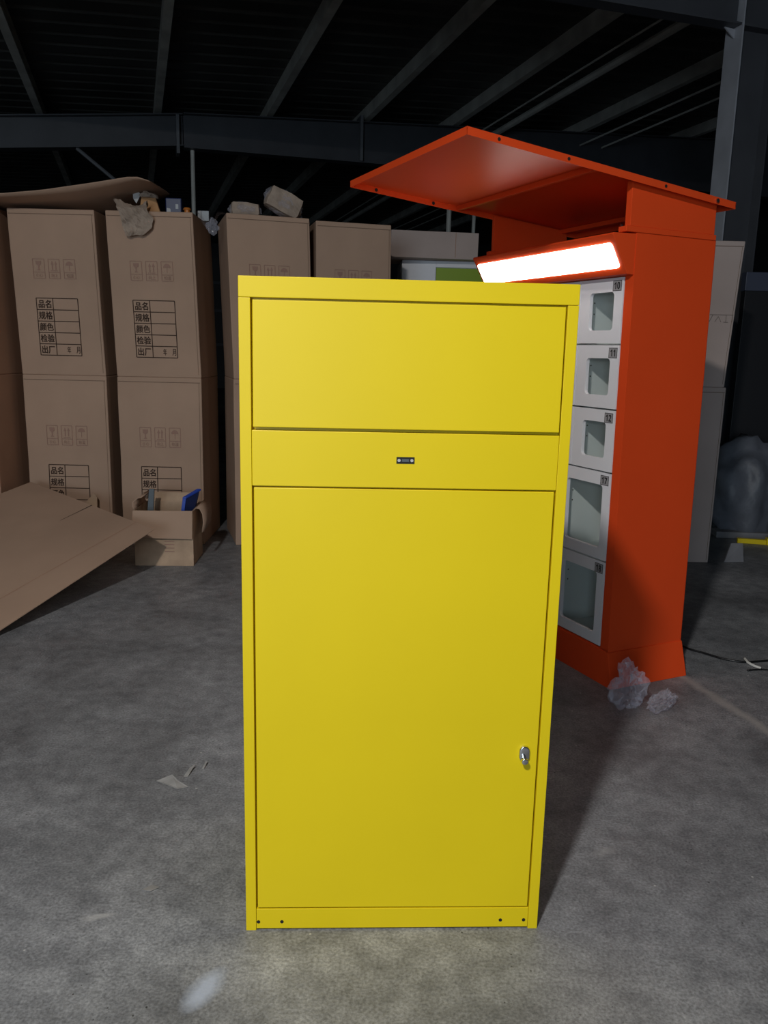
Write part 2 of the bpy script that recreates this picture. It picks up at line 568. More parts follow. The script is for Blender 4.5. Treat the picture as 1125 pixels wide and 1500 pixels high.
def hbox(u0, u1, d0, d1, z0, z1, o):
    P = lambda u, dd, z: tuple(Vector(hall(u, dd, z)) - o)
    return MB().hexa([P(u0, d0, z0), P(u1, d0, z0), P(u1, d1, z0), P(u0, d1, z0)], [P(u0, d0, z1), P(u1, d0, z1), P(u1, d1, z1), P(u0, d1, z1)])


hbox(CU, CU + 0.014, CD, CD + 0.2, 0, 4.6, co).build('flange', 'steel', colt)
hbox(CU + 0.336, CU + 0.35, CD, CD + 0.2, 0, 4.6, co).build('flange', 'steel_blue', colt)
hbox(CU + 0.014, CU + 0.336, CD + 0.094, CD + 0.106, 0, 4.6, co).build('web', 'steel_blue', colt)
hbox(CU - 0.03, CU + 0.38, CD - 0.03, CD + 0.23, 0, 0.02, co).build('base_plate', 'steel_blue', colt)
hbox(CU + 0.014, CU + 0.336, CD, CD + 0.094, 3.95, 3.97, co).build('stiffener', 'steel_blue', colt)
k = MB()
k.slab([tuple(Vector(hall(CU - 0.10, CD + 0.09, 3.955)) - co), tuple(Vector(hall(CU, CD + 0.09, 3.88)) - co), tuple(Vector(hall(CU, CD + 0.09, 3.95)) - co)], 0.012)
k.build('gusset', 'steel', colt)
# hangers and brace under the far rafter
for i, (x, y, z0, z1, r, lab) in enumerate((
        (-2.72, 11.65, 1.0, 4.0, 0.028, 'thin upright steel post behind the second carton stack'),
        (0.86, 12.5, 0.0, 4.1, 0.036, 'thin upright steel post seen left of the orange kiosk, behind the grey carton'),
        (1.28, 13.0, 0.0, 4.1, 0.028, 'thin upright steel post just left of the kiosk canopy bracket'))):
    tag(MB().cyl((0, 0), r, 'z', 0 if z0 < 2 else z0, z1, 10).build('steel_post', 'purlin', loc=(x, y, 0)), lab, 'post')
tag(MB().tube([hall(-0.63, FD - 0.02, 3.85), hall(-0.183, FD - 0.02, 3.505), hall(0.3, FD - 0.02, 3.13)], 0.024, 8).build('brace_rod', 'plate'), 'slanting brace rod below the far rafter above the first carton stack', 'brace')

# ---------------------------------------------------------------- yellow cabinet
cab = thing('parcel_cabinet', 'tall bright yellow metal cabinet with a hatch above a locked door', 'cabinet', (-0.303, 1.6622, 0), 0.0424)
W_, H_, D_ = 0.6934, 1.4923, 0.46
FT = 0.018
MB().box(0.002, W_ - 0.002, FT, FT + 0.004, 0.004, H_ - 0.002).build('front_backing', 'yellow', cab)
MB().box(0, 0.0015, FT, D_, 0.0, H_).build('side_panel', 'yellow', cab)
MB().box(W_ - 0.0015, W_, FT, D_, 0.0, H_).build('side_panel', 'yellow', cab)
MB().box(0, W_, D_ - 0.0015, D_, 0.0, H_).build('back_panel', 'yellow', cab)
MB().box(0, W_, FT, D_, H_ - 0.0015, H_).build('top_panel', 'yellow', cab)
MB().box(0.002, W_ - 0.002, FT, D_, 0.004, 0.006).build('bottom_panel', 'yellow', cab)
MB().box(0, W_, 0, FT, 1.4508, H_).build('top_rail', 'yellow', cab, 0.0012)
MB().box(0, 0.0238, 0, FT, 0, 1.4502).build('stile', 'yellow', cab, 0.0009)
MB().box(0.6708, W_, 0, FT, 0, 1.4502).build('stile', 'yellow', cab, 0.0009)
hatch = MB()
hatch.hexa([(0.0278, -0.006, 1.1905), (0.6672, -0.006, 1.1905), (0.6672, 0.012, 1.1905), (0.0278, 0.012, 1.1905)],
           [(0.0278, 0.001, 1.4465), (0.6672, 0.001, 1.4465), (0.6672, 0.015, 1.4465), (0.0278, 0.015, 1.4465)])
hatch = hatch.build('upper_hatch', 'yellow', cab, 0.0015)
mid = MB().box(0.0244, 0.6702, 0.0005, FT, 1.0665, 1.1835).build('middle_panel', 'yellow', cab, 0.0012)
door = MB().box(0.0278, 0.6668, 0.0, 0.015, 0.0605, 1.0628).build('lower_door', 'yellow', cab, 0.0014)
rail = MB().box(0.0244, 0.6702, 0.0008, FT, 0.0045, 0.0565).build('bottom_rail', 'yellow', cab, 0.0012)
for x, z in ((0.029, 0.0225), (0.084, 0.0225), (0.604, 0.0235), (0.660, 0.0235)):
    h = MB().cyl((x, z), 0.0042, 'y', 0.0002, 0.003, 14).build('screw_hole', 'dark_hole', rail)
# slotted black connector on the middle panel
sl = MB().box(0.327, 0.365, -0.0005, 0.004, 1.1185, 1.1325)
sl = sl.build('slot', 'black_plastic', mid)
for x in (0.3325, 0.3595):
    MB().cyl((x, 1.1255), 0.0033, 'y', -0.0022, 0.002, 12).build('screw', 'white_label', mid)
MB().box(0.3385, 0.3535, -0.0012, 0.002, 1.1225, 1.1285).build('contact_strip', 'slate', mid)
# cam lock
lk = MB()
prof = []
for i in range(13):
    t = PI * i / 12
    prof.append((0.636 + 0.0118 * math.cos(t), 0.4645 + 0.0118 * math.sin(t)))
for i in range(13):
    t = PI + PI * i / 12
    prof.append((0.636 + 0.0118 * math.cos(t), 0.450 + 0.0118 * math.sin(t)))
lk.prism(prof, 'y', -0.0075, 0.003)
lk.build('lock', 'chrome', door, 0.0022, True)
MB().cyl((0.635, 0.4455), 0.0075, 'y', -0.021, -0.006, 18).build('lock_barrel', 'chrome', door, 0.0015, True)

# ---------------------------------------------------------------- orange locker kiosk
KS = 1.067
KY = 1.1354
kio = thing('locker_kiosk', 'orange metal locker kiosk with white windowed doors, lit lamp strip and sloping canopy', 'locker', (0.946, 3.160, 0), -KY)


def kx(t):
    return -KS * t


def kz(z):
    return KS * z - 0.0905


def rack(p):           # the kiosk leans back a touch as it stands
    return Vector((p.x - 0.0048 * p.z, p.y - 0.0103 * p.z, p.z))


def kbuild(mb, name, m, parent=kio, bevel=0.0, smooth=False):
    return mb.warp(rack).build(name, m, parent, bevel, smooth)


KW, KD = 0.945, 0.377
ZT = kz(1.780)
ZB = kz(0.217)
x0, x1, yd = kx(KW), kx(0), KS * KD
kbuild(MB().box(x1 - 0.002, x1, 0, yd, ZB, ZT), 'side_panel', 'orange')
kbuild(MB().box(x0, x0 + 0.002, 0, yd, ZB, ZT), 'side_panel', 'orange')
kbuild(MB().box(x0, x1, yd - 0.002, yd, ZB, ZT), 'back_panel', 'orange')
kbuild(MB().box(x0, x1, 0, yd, ZT - 0.002, ZT), 'top_panel', 'orange')
kbuild(MB().box(kx(0.046), x1 - 0.0005, 0, 0.03, ZB, kz(1.66)), 'stile', 'orange', bevel=0.002)
kbuild(MB().box(x0 + 0.0005, kx(0.905), 0, 0.03, ZB, kz(1.66)), 'stile', 'orange', bevel=0.002)
kbuild(MB().box(x0 + 0.0005, x1 - 0.0005, 0, 0.03, kz(1.636), ZT - 0.002), 'top_rail', 'orange', bevel=0.001)
kbuild(MB().box(x0 + 0.0005, x1 - 0.0005, 0, 0.03, ZB - 0.001, kz(0.2235)), 'bottom_rail', 'orange')
sk = MB()
sk.hexa([(x0 - 0.055, -0.018, 0), (x1 + 0.055, -0.018, 0), (x1 + 0.055, yd - 0.006, 0), (x0 - 0.055, yd - 0.006, 0)],
        [(x0 - 0.004, -0.003, ZB), (x1 + 0.004, -0.003, ZB), (x1 + 0.004, yd + 0.003, ZB), (x0 - 0.004, yd + 0.003, ZB)])
kbuild(sk, 'skirt', 'orange', bevel=0.002)
# compartments
ZROW = [0.2235, 0.5685, 0.915, 1.1535, 1.3945, 1.636]
for z in ZROW:
    kbuild(MB().box(x0 + 0.003, x1 - 0.003, 0.045, yd - 0.004, kz(z) - 0.0012, kz(z) + 0.0012), 'shelf', 'liner')
kbuild(MB().box(x0 + 0.003, x1 - 0.003, yd - 0.006, yd - 0.004, kz(0.2235), kz(1.636)), 'back_liner', 'liner')
kbuild(MB().box(x0 + 0.003, x0 + 0.005, 0.03, yd - 0.006, kz(0.2235), kz(1.636)), 'side_liner', 'liner')
kbuild(MB().box(x1 - 0.005, x1 - 0.003, 0.03, yd - 0.006, kz(0.2235), kz(1.636)), 'side_liner', 'liner')
UP = [0.048, 0.294, 0.540, 0.786, 0.904]
LOW = [0.048, 0.362, 0.633, 0.904]
for edges, za, zb in ((UP, 0.915, 1.636), (LOW, 0.2235, 0.915)):
    for t in edges[1:-1]:
        pt = kbuild(MB().box(kx(t) - 0.001, kx(t) + 0.001, 0.045, yd - 0.006, kz(za) + 0.0013, kz(zb) - 0.0013), 'partition', 'liner')
        if t in (0.294, 0.362):
            rows = [z for z in ZROW if za <= z < zb]
            for z in rows:
                hz = 0.125 if za > 0.5 else 0.2
                for (yy, zz) in ((0.075, hz), (0.075, hz + 0.045), (0.035, hz), (0.035, hz + 0.045)):
                    kbuild(MB().cyl((yy, kz(z) + zz), 0.0035, 'x', kx(t) + 0.0009, kx(t) + 0.0016, 8), 'pin_hole', 'dark_hole', pt)


def locker_door(t0, t1, z0, z1, wt0, wt1, wz0, wz1, num):
    g = 0.0036
    X0, X1, Z0, Z1 = kx(t1) + g, kx(t0) - g, kz(z0) + g, kz(z1) - g
    a0, a1, b0, b1 = kx(wt1), kx(wt0), kz(wz0), kz(wz1)
    r = 0.016
    mb = MB()
    corners = [((a1 - r, b1 - r), 0, (X1, Z1)), ((a0 + r, b1 - r), PI / 2, (X0, Z1)), ((a0 + r, b0 + r), PI, (X0, Z0)), ((a1 - r, b0 + r), 1.5 * PI, (X1, Z0))]
    inner, owner = [], []
    for ci, (c, st, oc) in enumerate(corners):
        for i in range(6):
            t = st + PI / 2 * i / 5
            inner.append((c[0] + r * math.cos(t), c[1] + r * math.sin(t)))
            owner.append(ci)
    n = len(inner)
    for (y, base) in ((0.0, 0), (0.016, n + 4)):
        mb.v += [(p[0], y, p[1]) for p in inner] + [(oc[0], y, oc[1]) for _, _, oc in corners]
        for i in range(n):
            j = (i + 1) % n
            if owner[i] == owner[j]:
                mb.f.append((base + i, base + j, base + n + owner[i]))
            else:
                mb.f.append((base + i, base + j, base + n + owner[j], base + n + owner[i]))
    B = n + 4
    for i in range(n):
        j = (i + 1) % n
        mb.f.append((i, j, B + j, B + i))
    for i in range(4):
        j = (i + 1) % 4
        mb.f.append((n + i, n + j, B + n + j, B + n + i))
    d = kbuild(mb, 'locker_door', 'white_paint')
    kbuild(MB().box(a0 - 0.006, a1 + 0.006, 0.0165, 0.0185, b0 - 0.006, b1 + 0.006), 'window_pane', 'glass', d)
    if num:
        sx1, sz1 = X1 - 0.010, Z1 - 0.010
        sw, shh = 0.050, 0.040
        kbuild(MB().box(sx1 - sw, sx1, -0.0006, 0.0, sz1 - shh, sz1), 'number_border', 'ink', d)
        kbuild(MB().box(sx1 - sw + 0.0022, sx1 - 0.0022, -0.0009, 0.0, sz1 - shh + 0.0022, sz1 - 0.0022), 'number_plate', 'sticker', d)
        tg = text_geo(''.join(chr(0x1D7EC + int(c)) for c in num), 0.037, (sx1 - sw / 2, -0.0013, sz1 - shh / 2), 0.0003, 0.84)
        kbuild(MB().add(*tg), 'number', 'ink', d)
    d['label'] = ('white locker door numbered ' + num) if num else 'white locker door with rounded window'
    return d


for ci in range(3):
    t0, t1 = UP[ci], UP[ci + 1]
    for ri, num in ((4, '10'), (3, '11'), (2, '12')):
        z0, z1 = ZROW[ri], ZROW[ri + 1]
        locker_door(t0, t1, z0, z1, t0 + 0.050, t0 + 0.187, z0 + 0.051, z0 + 0.189, num if ci == 0 else None)
kbuild(MB().box(kx(0.904) + 0.0025, kx(0.786) - 0.0025, 0, 0.016, kz(0.915) + 0.0025, kz(1.636) - 0.0025), 'blank_panel', 'white_paint')
for ci in range(3):
    t0, t1 = LOW[ci], LOW[ci + 1]
    for ri, num in ((1, '17'), (0, '18')):
        z0, z1 = ZROW[ri], ZROW[ri + 1]
        wr = t0 + 0.262 if ci == 0 else t0 + 0.22
        locker_door(t0, t1, z0, z1, t0 + 0.045, wr, z0 + 0.047, z0 + 0.295, num if ci == 0 else None)

# lamp wedge over the doors
yl0, yl1 = -KS * 0.030, -KS * 0.105
zl0, zl1 = kz(1.638), kz(1.768)
lh = MB().prism([(0.001, zl0 - 0.002), (yl0, zl0), (yl1, zl1), (yl1 + 0.004, zl1 + 0.006), (0.001, ZT - 0.004)], 'x', x0 + 0.002, x1 - 0.002)
lampbox = kbuild(lh, 'lamp_housing', 'orange', bevel=0.002)


def on_lamp(t, z, off):
    f = (z - 1.638) / (1.768 - 1.638)
    y = yl0 + (yl1 - yl0) * f
    n = Vector((0, -(zl1 - zl0), (yl1 - yl0))).normalized()
    return Vector((kx(t), y, kz(z))) + n * off


pn = MB()
lz0, lz1, lt0, lt1, r = 1.661, 1.742, 0.024, 0.925, 0.012
ring = []
for (ct, cz, st) in ((lt0 + r, lz1 - r, 0), (lt1 - r, lz1 - r, PI / 2), (lt1 - r, lz0 + r, PI), (lt0 + r, lz0 + r, 1.5 * PI)):
    for i in range(5):
        a = st + PI / 2 * i / 4
        ring.append((ct - r * math.cos(a), cz + r * math.sin(a)))
nf = [on_lamp(t, z, 0.004) for t, z in ring]
nb = [on_lamp(t, z, -0.004) for t, z in ring]
k = len(ring)
pn.add(nf + nb, [tuple(range(k)), tuple(range(2 * k - 1, k - 1, -1))] + [(i, (i + 1) % k, (i + 1) % k + k, i + k) for i in range(k)])
o = kbuild(pn, 'lamp_diffuser', 'lamp', lampbox)
o['label'] = 'glowing white lamp strip'

# canopy: a shallow folded tray, higher at its front edge
CF, CR = -0.716, 0.430
CT0, CT1 = -0.028, 0.912


def can(t, s, dz=0.0):
    f = (s - CF) / (CR - CF)
    z = 2.031 + (1.916 - 2.031) * f
    return Vector((kx(t), KS * s, kz(z) + dz))


LIP = 0.026
cano = MB()
cano.hexa([can(CT1, CF, -0.002), can(CT0, CF, -0.002), can(CT0, CR, -0.002), can(CT1, CR, -0.002)], [can(CT1, CF), can(CT0, CF), can(CT0, CR), can(CT1, CR)])
canopy = kbuild(cano, 'canopy', 'orange')


def lip(ta, sa, tb, sb, h=LIP, th=0.0025, nm='canopy_lip'):
    a, b = can(ta, sa), can(tb, sb)
    u = (b - a).normalized()
    c = Vector((kx((CT0 + CT1) / 2), KS * (CF + CR) / 2, a.z))
    n = u.cross(Vector((0, 0, 1))).normalized()
    if (c - a).dot(n) < 0:
        n = -n
    n *= th
    dn = Vector((0, 0, -h))
    m = MB().hexa([a + dn, b + dn, b + dn + n, a + dn + n], [a - Vector((0, 0, .0021)), b - Vector((0, 0, .0021)), b + n - Vector((0, 0, .0021)), a + n - Vector((0, 0, .0021))])
    return kbuild(m, nm, 'orange', canopy)


lip(CT0, CF, CT0, CR)
lip(CT1, CF, CT1, CR)
lip(CT0, CF, CT1, CF)
lip(CT0, CR, CT1, CR)
for s in (-0.215, 0.35):
    lip(CT0 + 0.003, s, CT1 - 0.003, s, 0.022, 0.018, 'crossbar')
for s in (-0.60, -0.33, 0.09):
    p = can(CT0, s, -0.013)
    kbuild(MB().cyl((p.y, p.z), 0.006, 'x', p.x - 0.0005, p.x + 0.0012, 12), 'rivet_hole', 'dark_hole', canopy)
for s in (-0.60, -0.33):
    p = can(CT1, s, -0.013)
    kbuild(MB().cyl((p.y, p.z), 0.0075, 'x', p.x + 0.0015, p.x + 0.0036, 12), 'rivet_hole', 'dark_hole', canopy)
p = can(CT0, 0.335, -0.014)
kbuild(MB().cyl((p.y, p.z), 0.0085, 'x', p.x, p.x + 0.006, 6), 'bolt', 'zinc', canopy)
p = can(0.5, 0.352, -0.03)
kbuild(MB().cyl((p.x, p.z), 0.007, 'y', p.y - 0.004, p.y + 0.004, 6), 'bolt', 'zinc', canopy)
# two bracket plates carrying the canopy
for ta, tb in ((0.0, 0.028), (0.916 - 0.028, 0.905)):
    ya, yb = -0.033, 0.366
    zta = lambda s: can(0, s).z - 0.012
    m = MB().hexa([(kx(tb), KS * ya, ZT + 0.021), (kx(ta), KS * ya, ZT + 0.021), (kx(ta), KS * yb, ZT + 0.021), (kx(tb), KS * yb, ZT + 0.021)],
                  [(kx(tb), KS * ya, zta(ya)), (kx(ta), KS * ya, zta(ya)), (kx(ta), KS * yb, zta(yb)), (kx(tb), KS * yb, zta(yb))])
    br = kbuild(m, 'canopy_bracket', 'orange', bevel=0.0015)
    kbuild(MB().box(kx(tb) - 0.012, kx(ta) + 0.003, KS * (ya - 0.018), KS * (yb + 0.008), ZT, ZT + 0.0208), 'bracket_foot', 'orange', br, 0.002)

# ---------------------------------------------------------------- cartons
def carton(label, loc, rz, wd, dp, h, lean=0.0, m='card', group='tall printed cartons', seam=True, prints=True, side_print=False):
    t = thing('tall_carton', label, 'box', loc, rz, group)
    seed = random.random() * 20

    def wf(p):
        b = 0.0025 * noise.noise(Vector((p.x * 3 + seed, p.z * 2.5, p.y * 3)))
        return Vector((p.x + lean * p.z / h + (b if p.x > wd / 2 else -b), p.y - b, p.z))
    nx, nz = 6, 10
    mb = MB()
    bm = bmesh.new()
    bmesh.ops.create_cube(bm, size=1.0)
    bmesh.ops.subdivide_edges(bm, edges=bm.edges, cuts=7, use_grid_fill=True)
    bm.verts.ensure_lookup_table()
    mb.add([((v.co.x + .5) * wd, (v.co.y + .5) * dp, (v.co.z + .5) * h) for v in bm.verts], [tuple(v.index for v in f.verts) for f in bm.faces])
    bm.free()
    body = mb.warp(wf).build('body', m, t, 0.006)
    off = -0.0035

    def ln(q, x0_, z0_, x1_, z1_, th):
        n = max(1, int(max(abs(x1_ - x0_), abs(z1_ - z0_)) / 0.06))
        for i in range(n):
            xa, za = x0_ + (x1_ - x0_) * i / n, z0_ + (z1_ - z0_) * i / n
            xb, zb = x0_ + (x1_ - x0_) * (i + 1) / n, z0_ + (z1_ - z0_) * (i + 1) / n
            if abs(x1_ - x0_) > abs(z1_ - z0_):
                q.add([(xa, off, za - th / 2), (xb, off, zb - th / 2), (xb, off, zb + th / 2), (xa, off, za + th / 2)], [(0, 1, 2, 3)])
            else:
                q.add([(xa - th / 2, off, za), (xa + th / 2, off, za), (xb + th / 2, off, zb), (xb - th / 2, off, zb)], [(0, 1, 2, 3)])
    if seam:
        q = MB()
        ln(q, 0.008, h - 0.032, wd - 0.008, h - 0.032, 0.0035)
        ln(q, wd - 0.016, 0.02, wd - 0.016, h - 0.035, 0.0025)
        q.warp(wf).build('flap_crease', 'crease', t)
    if prints:
        q = MB()
        a0, a1 = 0.25 * wd, 0.735 * wd
        zt, zb_ = 0.471 * h, 0.123 * h
        am = a0 + (a1 - a0) * 0.40
        for i in range(6):
            z = zt + (zb_ - zt) * i / 5
            ln(q, a0, z, a1, z, 0.005)
        for x in (a0, am, a1):
            ln(q, x, zb_, x, zt, 0.005)
        rows = ['品名', '规格', '颜色', '检验', '出厂']
        for i, s in enumerate(rows):
            z = zt + (zb_ - zt) * (i + 0.5) / 5
            q.add(*text_geo(s, 0.054, ((a0 + am) / 2, off, z), 0.0010, 0.86))
        z = zt + (zb_ - zt) * 0.9
        q.add(*text_geo('年', 0.046, (am + (a1 - am) * 0.5, off, z), 0.0004, 0.55))
        q.add(*text_geo('月', 0.050, (am + (a1 - am) * 0.87, off, z), 0.0004, 0.62))
        q.warp(wf).build('printed_form', 'print', t)
        q = MB()
        s0, s1 = 0.247 * wd, 0.737 * wd
        sw = (s1 - s0) * 0.27
        zc0, zc1 = 0.590 * h, 0.705 * h
        for i in range(3):
            xa = s0 + i * ((s1 - s0) - sw) / 2
            xb = xa + sw
            zm = zc0 + (zc1 - zc0) * 0.32
            for zz in (zc0, zm, zc1):
                ln(q, xa, zz, xb, zz, 0.0035)
            for xx in (xa, xb):
                ln(q, xx, zc0, xx, zc1, 0.0035)
            xm = (xa + xb) / 2
            hh = zc1 - zm
            if i == 0:      # wine glass
                pr = [(-0.018, 0.85), (0.018, 0.85), (0.016, 0.6), (0.004, 0.5), (0.003, 0.25), (0.012, 0.15), (-0.012, 0.15), (-0.003, 0.25), (-0.004, 0.5), (-0.016, 0.6)]
                q.add([(xm + a, off, zm + b * hh) for a, b in pr], [(0, 1, 2, 3, 8, 9), (3, 4, 7, 8), (4, 5, 6, 7)])
            elif i == 1:    # two arrows up
                for sx in (-0.012, 0.012):
                    pr = [(-0.009, 0.6), (0, 0.88), (0.009, 0.6), (0.0035, 0.6), (0.0035, 0.2), (-0.0035, 0.2), (-0.0035, 0.6)]
                    q.add([(xm + sx + a, off, zm + b * hh) for a, b in pr], [(0, 6, 3, 2, 1), (6, 5, 4, 3)])
                ln(q, xm - 0.024, zm + 0.12 * hh, xm + 0.024, zm + 0.12 * hh, 0.004)
            else:           # umbrella
                arc = [(0.024 * math.cos(PI * j / 8), 0.55 + 0.3 * math.sin(PI * j / 8)) for j in range(9)]
                q.add([(xm + a, off, zm + b * hh) for a, b in arc], [tuple(range(8, -1, -1))])
                ln(q, xm, zm + 0.15 * hh, xm, zm + 0.55 * hh, 0.003)
            q.add(*text_geo(['小心', '向上', '怕湿'][i], 0.026, (xm, off, (zc0 + zm) / 2), 0.0, 0.9))
        q.warp(wf).build('handling_symbols', 'faint', t)
    return t


CWD, CDP, HL, HU = 0.562, 0.56, 1.145, 1.055
yb = 5.43
carton('lower brown carton leftmost in the row, mostly out of frame', (-3.068, 5.15, 0), 0, CWD, CDP, HL, m='card_red', prints=False)
carton('upper brown carton leftmost in the row, only its reddish side showing', (-3.068, 5.15, HL), 0, CWD, CDP, HU, -0.03, 'card_red', prints=False)
carton('lower printed carton behind the tilted cardboard sheet', (-2.441, yb, 0), 0.0, CWD, CDP, HL)
carton('upper printed carton under the bowed cardboard sheet', (-2.443, yb, HL), 0.0, CWD, CDP, HU, -0.032)
carton('lower printed carton behind the small open carton', (-1.808, yb, 0), 0.012, CWD, CDP, HL)
carton('upper printed carton with torn brown paper hanging over its front', (-1.806, yb, HL), 0.012, CWD, CDP, HU, -0.034)
carton('lower carton mostly hidden by the left edge of the yellow cabinet', (-1.028, yb, 0), 0.30, 0.545, CDP, HL)
carton('upper carton carrying two plastic-wrapped packages', (-1.026, yb, HL), 0.30, 0.545, CDP, HU, -0.034)
carton('lower carton fully behind the yellow cabinet', (-0.492, 5.655, 0), 0.26, 0.525, CDP, HL, prints=False)
carton('upper carton with bare top, between the wrapped packages and the long greyish carton', (-0.490, 5.655, HL), 0.26, 0.525, CDP, HU, -0.012)
# stack behind the orange kiosk
b6 = carton('lower grey-brown carton standing behind the orange kiosk', (1.655, 5.25, 0), 0, 0.54, 0.5, 1.17, 0.0, 'card_grey', 'cartons behind the kiosk', prints=False)
b7 = carton('upper grey-brown carton with faint outline print behind the orange kiosk', (1.64, 5.25, 1.17), 0, 0.54, 0.5, 0.905, 0.04, 'card_grey', 'cartons behind the kiosk', prints=False)
q = MB()
for (xa, za, xb, zb2) in ((0.40, 0.455, 0.55, 0.455), (0.40, 0.41, 0.42, 0.455), (0.435, 0.41, 0.455, 0.445), (0.455, 0.445, 0.475, 0.41), (0.505, 0.41, 0.505, 0.455), (0.545, 0.41, 0.545, 0.455), (0.49, 0.41, 0.52, 0.41)):
    dx, dz = xb - xa, zb2 - za
    L_ = math.hypot(dx, dz)
    nx_, nz_ = -dz / L_ * 0.0016, dx / L_ * 0.0016
    q.add([(xa - nx_, -0.0035, za - nz_), (xb - nx_, -0.0035, zb2 - nz_), (xb + nx_, -0.0035, zb2 + nz_), (xa + nx_, -0.0035, za + nz_)], [(0, 1, 2, 3)])
q.build('faint_print', 'faint_grey', b7)

# long carton on a white cabinet with a green panel, far behind
wc = thing('white_cabinet', 'white metal cabinet with a lime green panel behind the carton row', 'cabinet', (0.10, 6.72, 0), 0.06)
MB().box(0, 1.1, 0.02, 0.5, 0, 2.075).build('body', 'white_paint', wc, 0.003)
MB().box(0, 0.275, 0, 0.02, 0, 2.075).build('stile', 'white_paint', wc, 0.002)
MB().box(1.04, 1.1, 0, 0.02, 0, 2.075).build('stile', 'white_paint', wc, 0.002)
MB().box(0.275, 1.04, 0, 0.02, 2.025, 2.075).build('top_rail', 'white_paint', wc, 0.002)
MB().box(0.279, 1.036, 0.008, 0.02, 0.1, 2.021).build('green_panel', 'lime', wc, 0.002)
gc = thing('flat_carton', 'long greyish carton lying on top of the white cabinet', 'box', (0.005, 6.56, 2.077), 0.13)
MB().box(0, 0.70, 0.0, 0.5, 0, 0.205).warp(lambda p: p + Vector((0.01 * p.z, 0, 0))).build('body', 'card_grey', gc, 0.004)
MB().box(0.004, 0.692, -0.0035, 0, 0.002, 0.014).build('flap', 'card_grey', gc)
MB().box(0.515, 0.519, -0.002, 0.0, 0.014, 0.2).build('flap_crease', 'card_red', gc)

# ---------------------------------------------------------------- open carton and contents
oc = thing('open_carton', 'small worn open carton with folded-out flaps on the floor', 'box', (-1.548, 4.845, 0), 0.055)
cw, cd, chh, th = 0.362, 0.33, 0.352, 0.006
MB().box(0, cw, 0, th, 0, chh).build('front_wall', 'card_worn', oc, 0.002)
MB().box(0, cw, cd - th, cd, 0, chh).build('back_wall', 'card_worn', oc, 0.002)
MB().box(0, th, th, cd - th, 0, chh).build('side_wall', 'card_worn', oc, 0.002)
MB().box(cw - th, cw, th, cd - th, 0, chh).build('side_wall', 'card_worn', oc, 0.002)
MB().box(th, cw - th, th, cd - th, 0, th).build('bottom_panel', 'card_worn', oc)
MB().slab([(-0.012, -0.030, 0.185), (cw - 0.002, -0.024, 0.178), (cw - 0.002, -0.002, 0.354), (-0.004, -0.002, 0.350)], th).build('flap', 'card', oc, 0.002)
MB().slab([(0.02, cd - 0.004, 0.352), (cw - 0.02, cd - 0.004, 0.352), (cw - 0.03, cd + 0.035, 0.405), (0.03, cd + 0.035, 0.405)], th).build('flap', 'card_worn', oc, 0.002)


def curved_flap(sx, base_x, pts):
    """side flap bent outwards: pts are (outward, z) pairs from the fold on"""
    m = MB()
    y0, y1 = 0.012, cd - 0.012
    n = len(pts)
    for (ox, z) in pts:
        m.v += [(base_x + sx * ox, y0 + 0.01 * ox * 5, z), (base_x + sx * ox, y1, z), (base_x + sx * (ox + th), y0 + 0.01 * ox * 5, z), (base_x + sx * (ox + th), y1, z)]
    for i in range(n - 1):
        a, b = 4 * i, 4 * i + 4
        m.f += [(a, a + 1, b + 1, b), (a + 2, a + 3, b + 3, b + 2), (a, a + 2, b + 2, b), (a + 1, a + 3, b + 3, b + 1)]
    m.f += [(0, 1, 3, 2), (4 * n - 4, 4 * n - 3, 4 * n - 1, 4 * n - 2)]
    return m


curved_flap(1, cw, [(0.001, 0.352), (0.018, 0.366), (0.04, 0.362), (0.056, 0.33), (0.060, 0.28), (0.052, 0.215)]).build('flap', 'card', oc, 0, True)
curved_flap(-1, 0.006, [(0.001, 0.352), (0.010, 0.372), (0.008, 0.40), (-0.02, 0.425), (-0.045, 0.43)]).build('flap', 'card', oc, 0, True)
q = MB()
for z in (0.155, 0.135, 0.112, 0.09):
    q.box(0.185, 0.245, -0.0012, 0, z, z + 0.006)
q.build('faint_print', 'faint', oc)
MB().box(0.235, cw, -0.001, 0, 0.02, 0.17).build('tape_patch', 'card_worn', oc)

gi = thing('plastic_bracket', 'slate grey strip standing upright in the open carton', 'bracket', (-1.50, 4.97, 0.008), 0.1)
MB().slab([(-0.03, 0, 0), (0.018, 0, 0), (0.045, 0.02, 0.455), (0.012, 0.02, 0.455)], 0.02).build('strip', 'slate', gi, 0.002)
MB().slab([(-0.028, 0.03, 0), (0.016, 0.03, 0), (0.018, 0.035, 0.05), (-0.026, 0.035, 0.05)], 0.012).build('foot', 'slate', gi)
bi = thing('blue_case', 'flat bright blue plastic case leaning in the open carton', 'case', (-1.30, 4.93, 0.01))
b0, b1, t1, t0 = (0, 0, 0), (0.025, 0.09, 0), (0.128, 0.09, 0.454), (0.056, 0.015, 0.414)
MB().slab([b0, b1, t1, t0], 0.02).build('shell', 'navy', bi, 0.003)
MB().slab([(-0.020, -0.006, 0), (0.0, -0.006, 0), (0.058, 0.008, 0.414), (0.036, 0.008, 0.412)], 0.012).build('rim', 'blue', bi, 0.002)
MB().hexa([(0.034, 0.006, 0.404), (0.058, 0.006, 0.404), (0.132, 0.092, 0.444), (0.106, 0.092, 0.444)],
          [(0.036, 0.006, 0.416), (0.060, 0.006, 0.416), (0.134, 0.092, 0.457), (0.108, 0.092, 0.457)]).build('top_rim', 'blue', bi, 0.002)
tag(MB().tube([(-1.36, 5.02, 0.02), (-1.30, 5.03, 0.2), (-1.255, 5.06, 0.37)], 0.012, 8).build('metal_rod', 'slate'), 'dark rod poking up inside the open carton', 'rod')

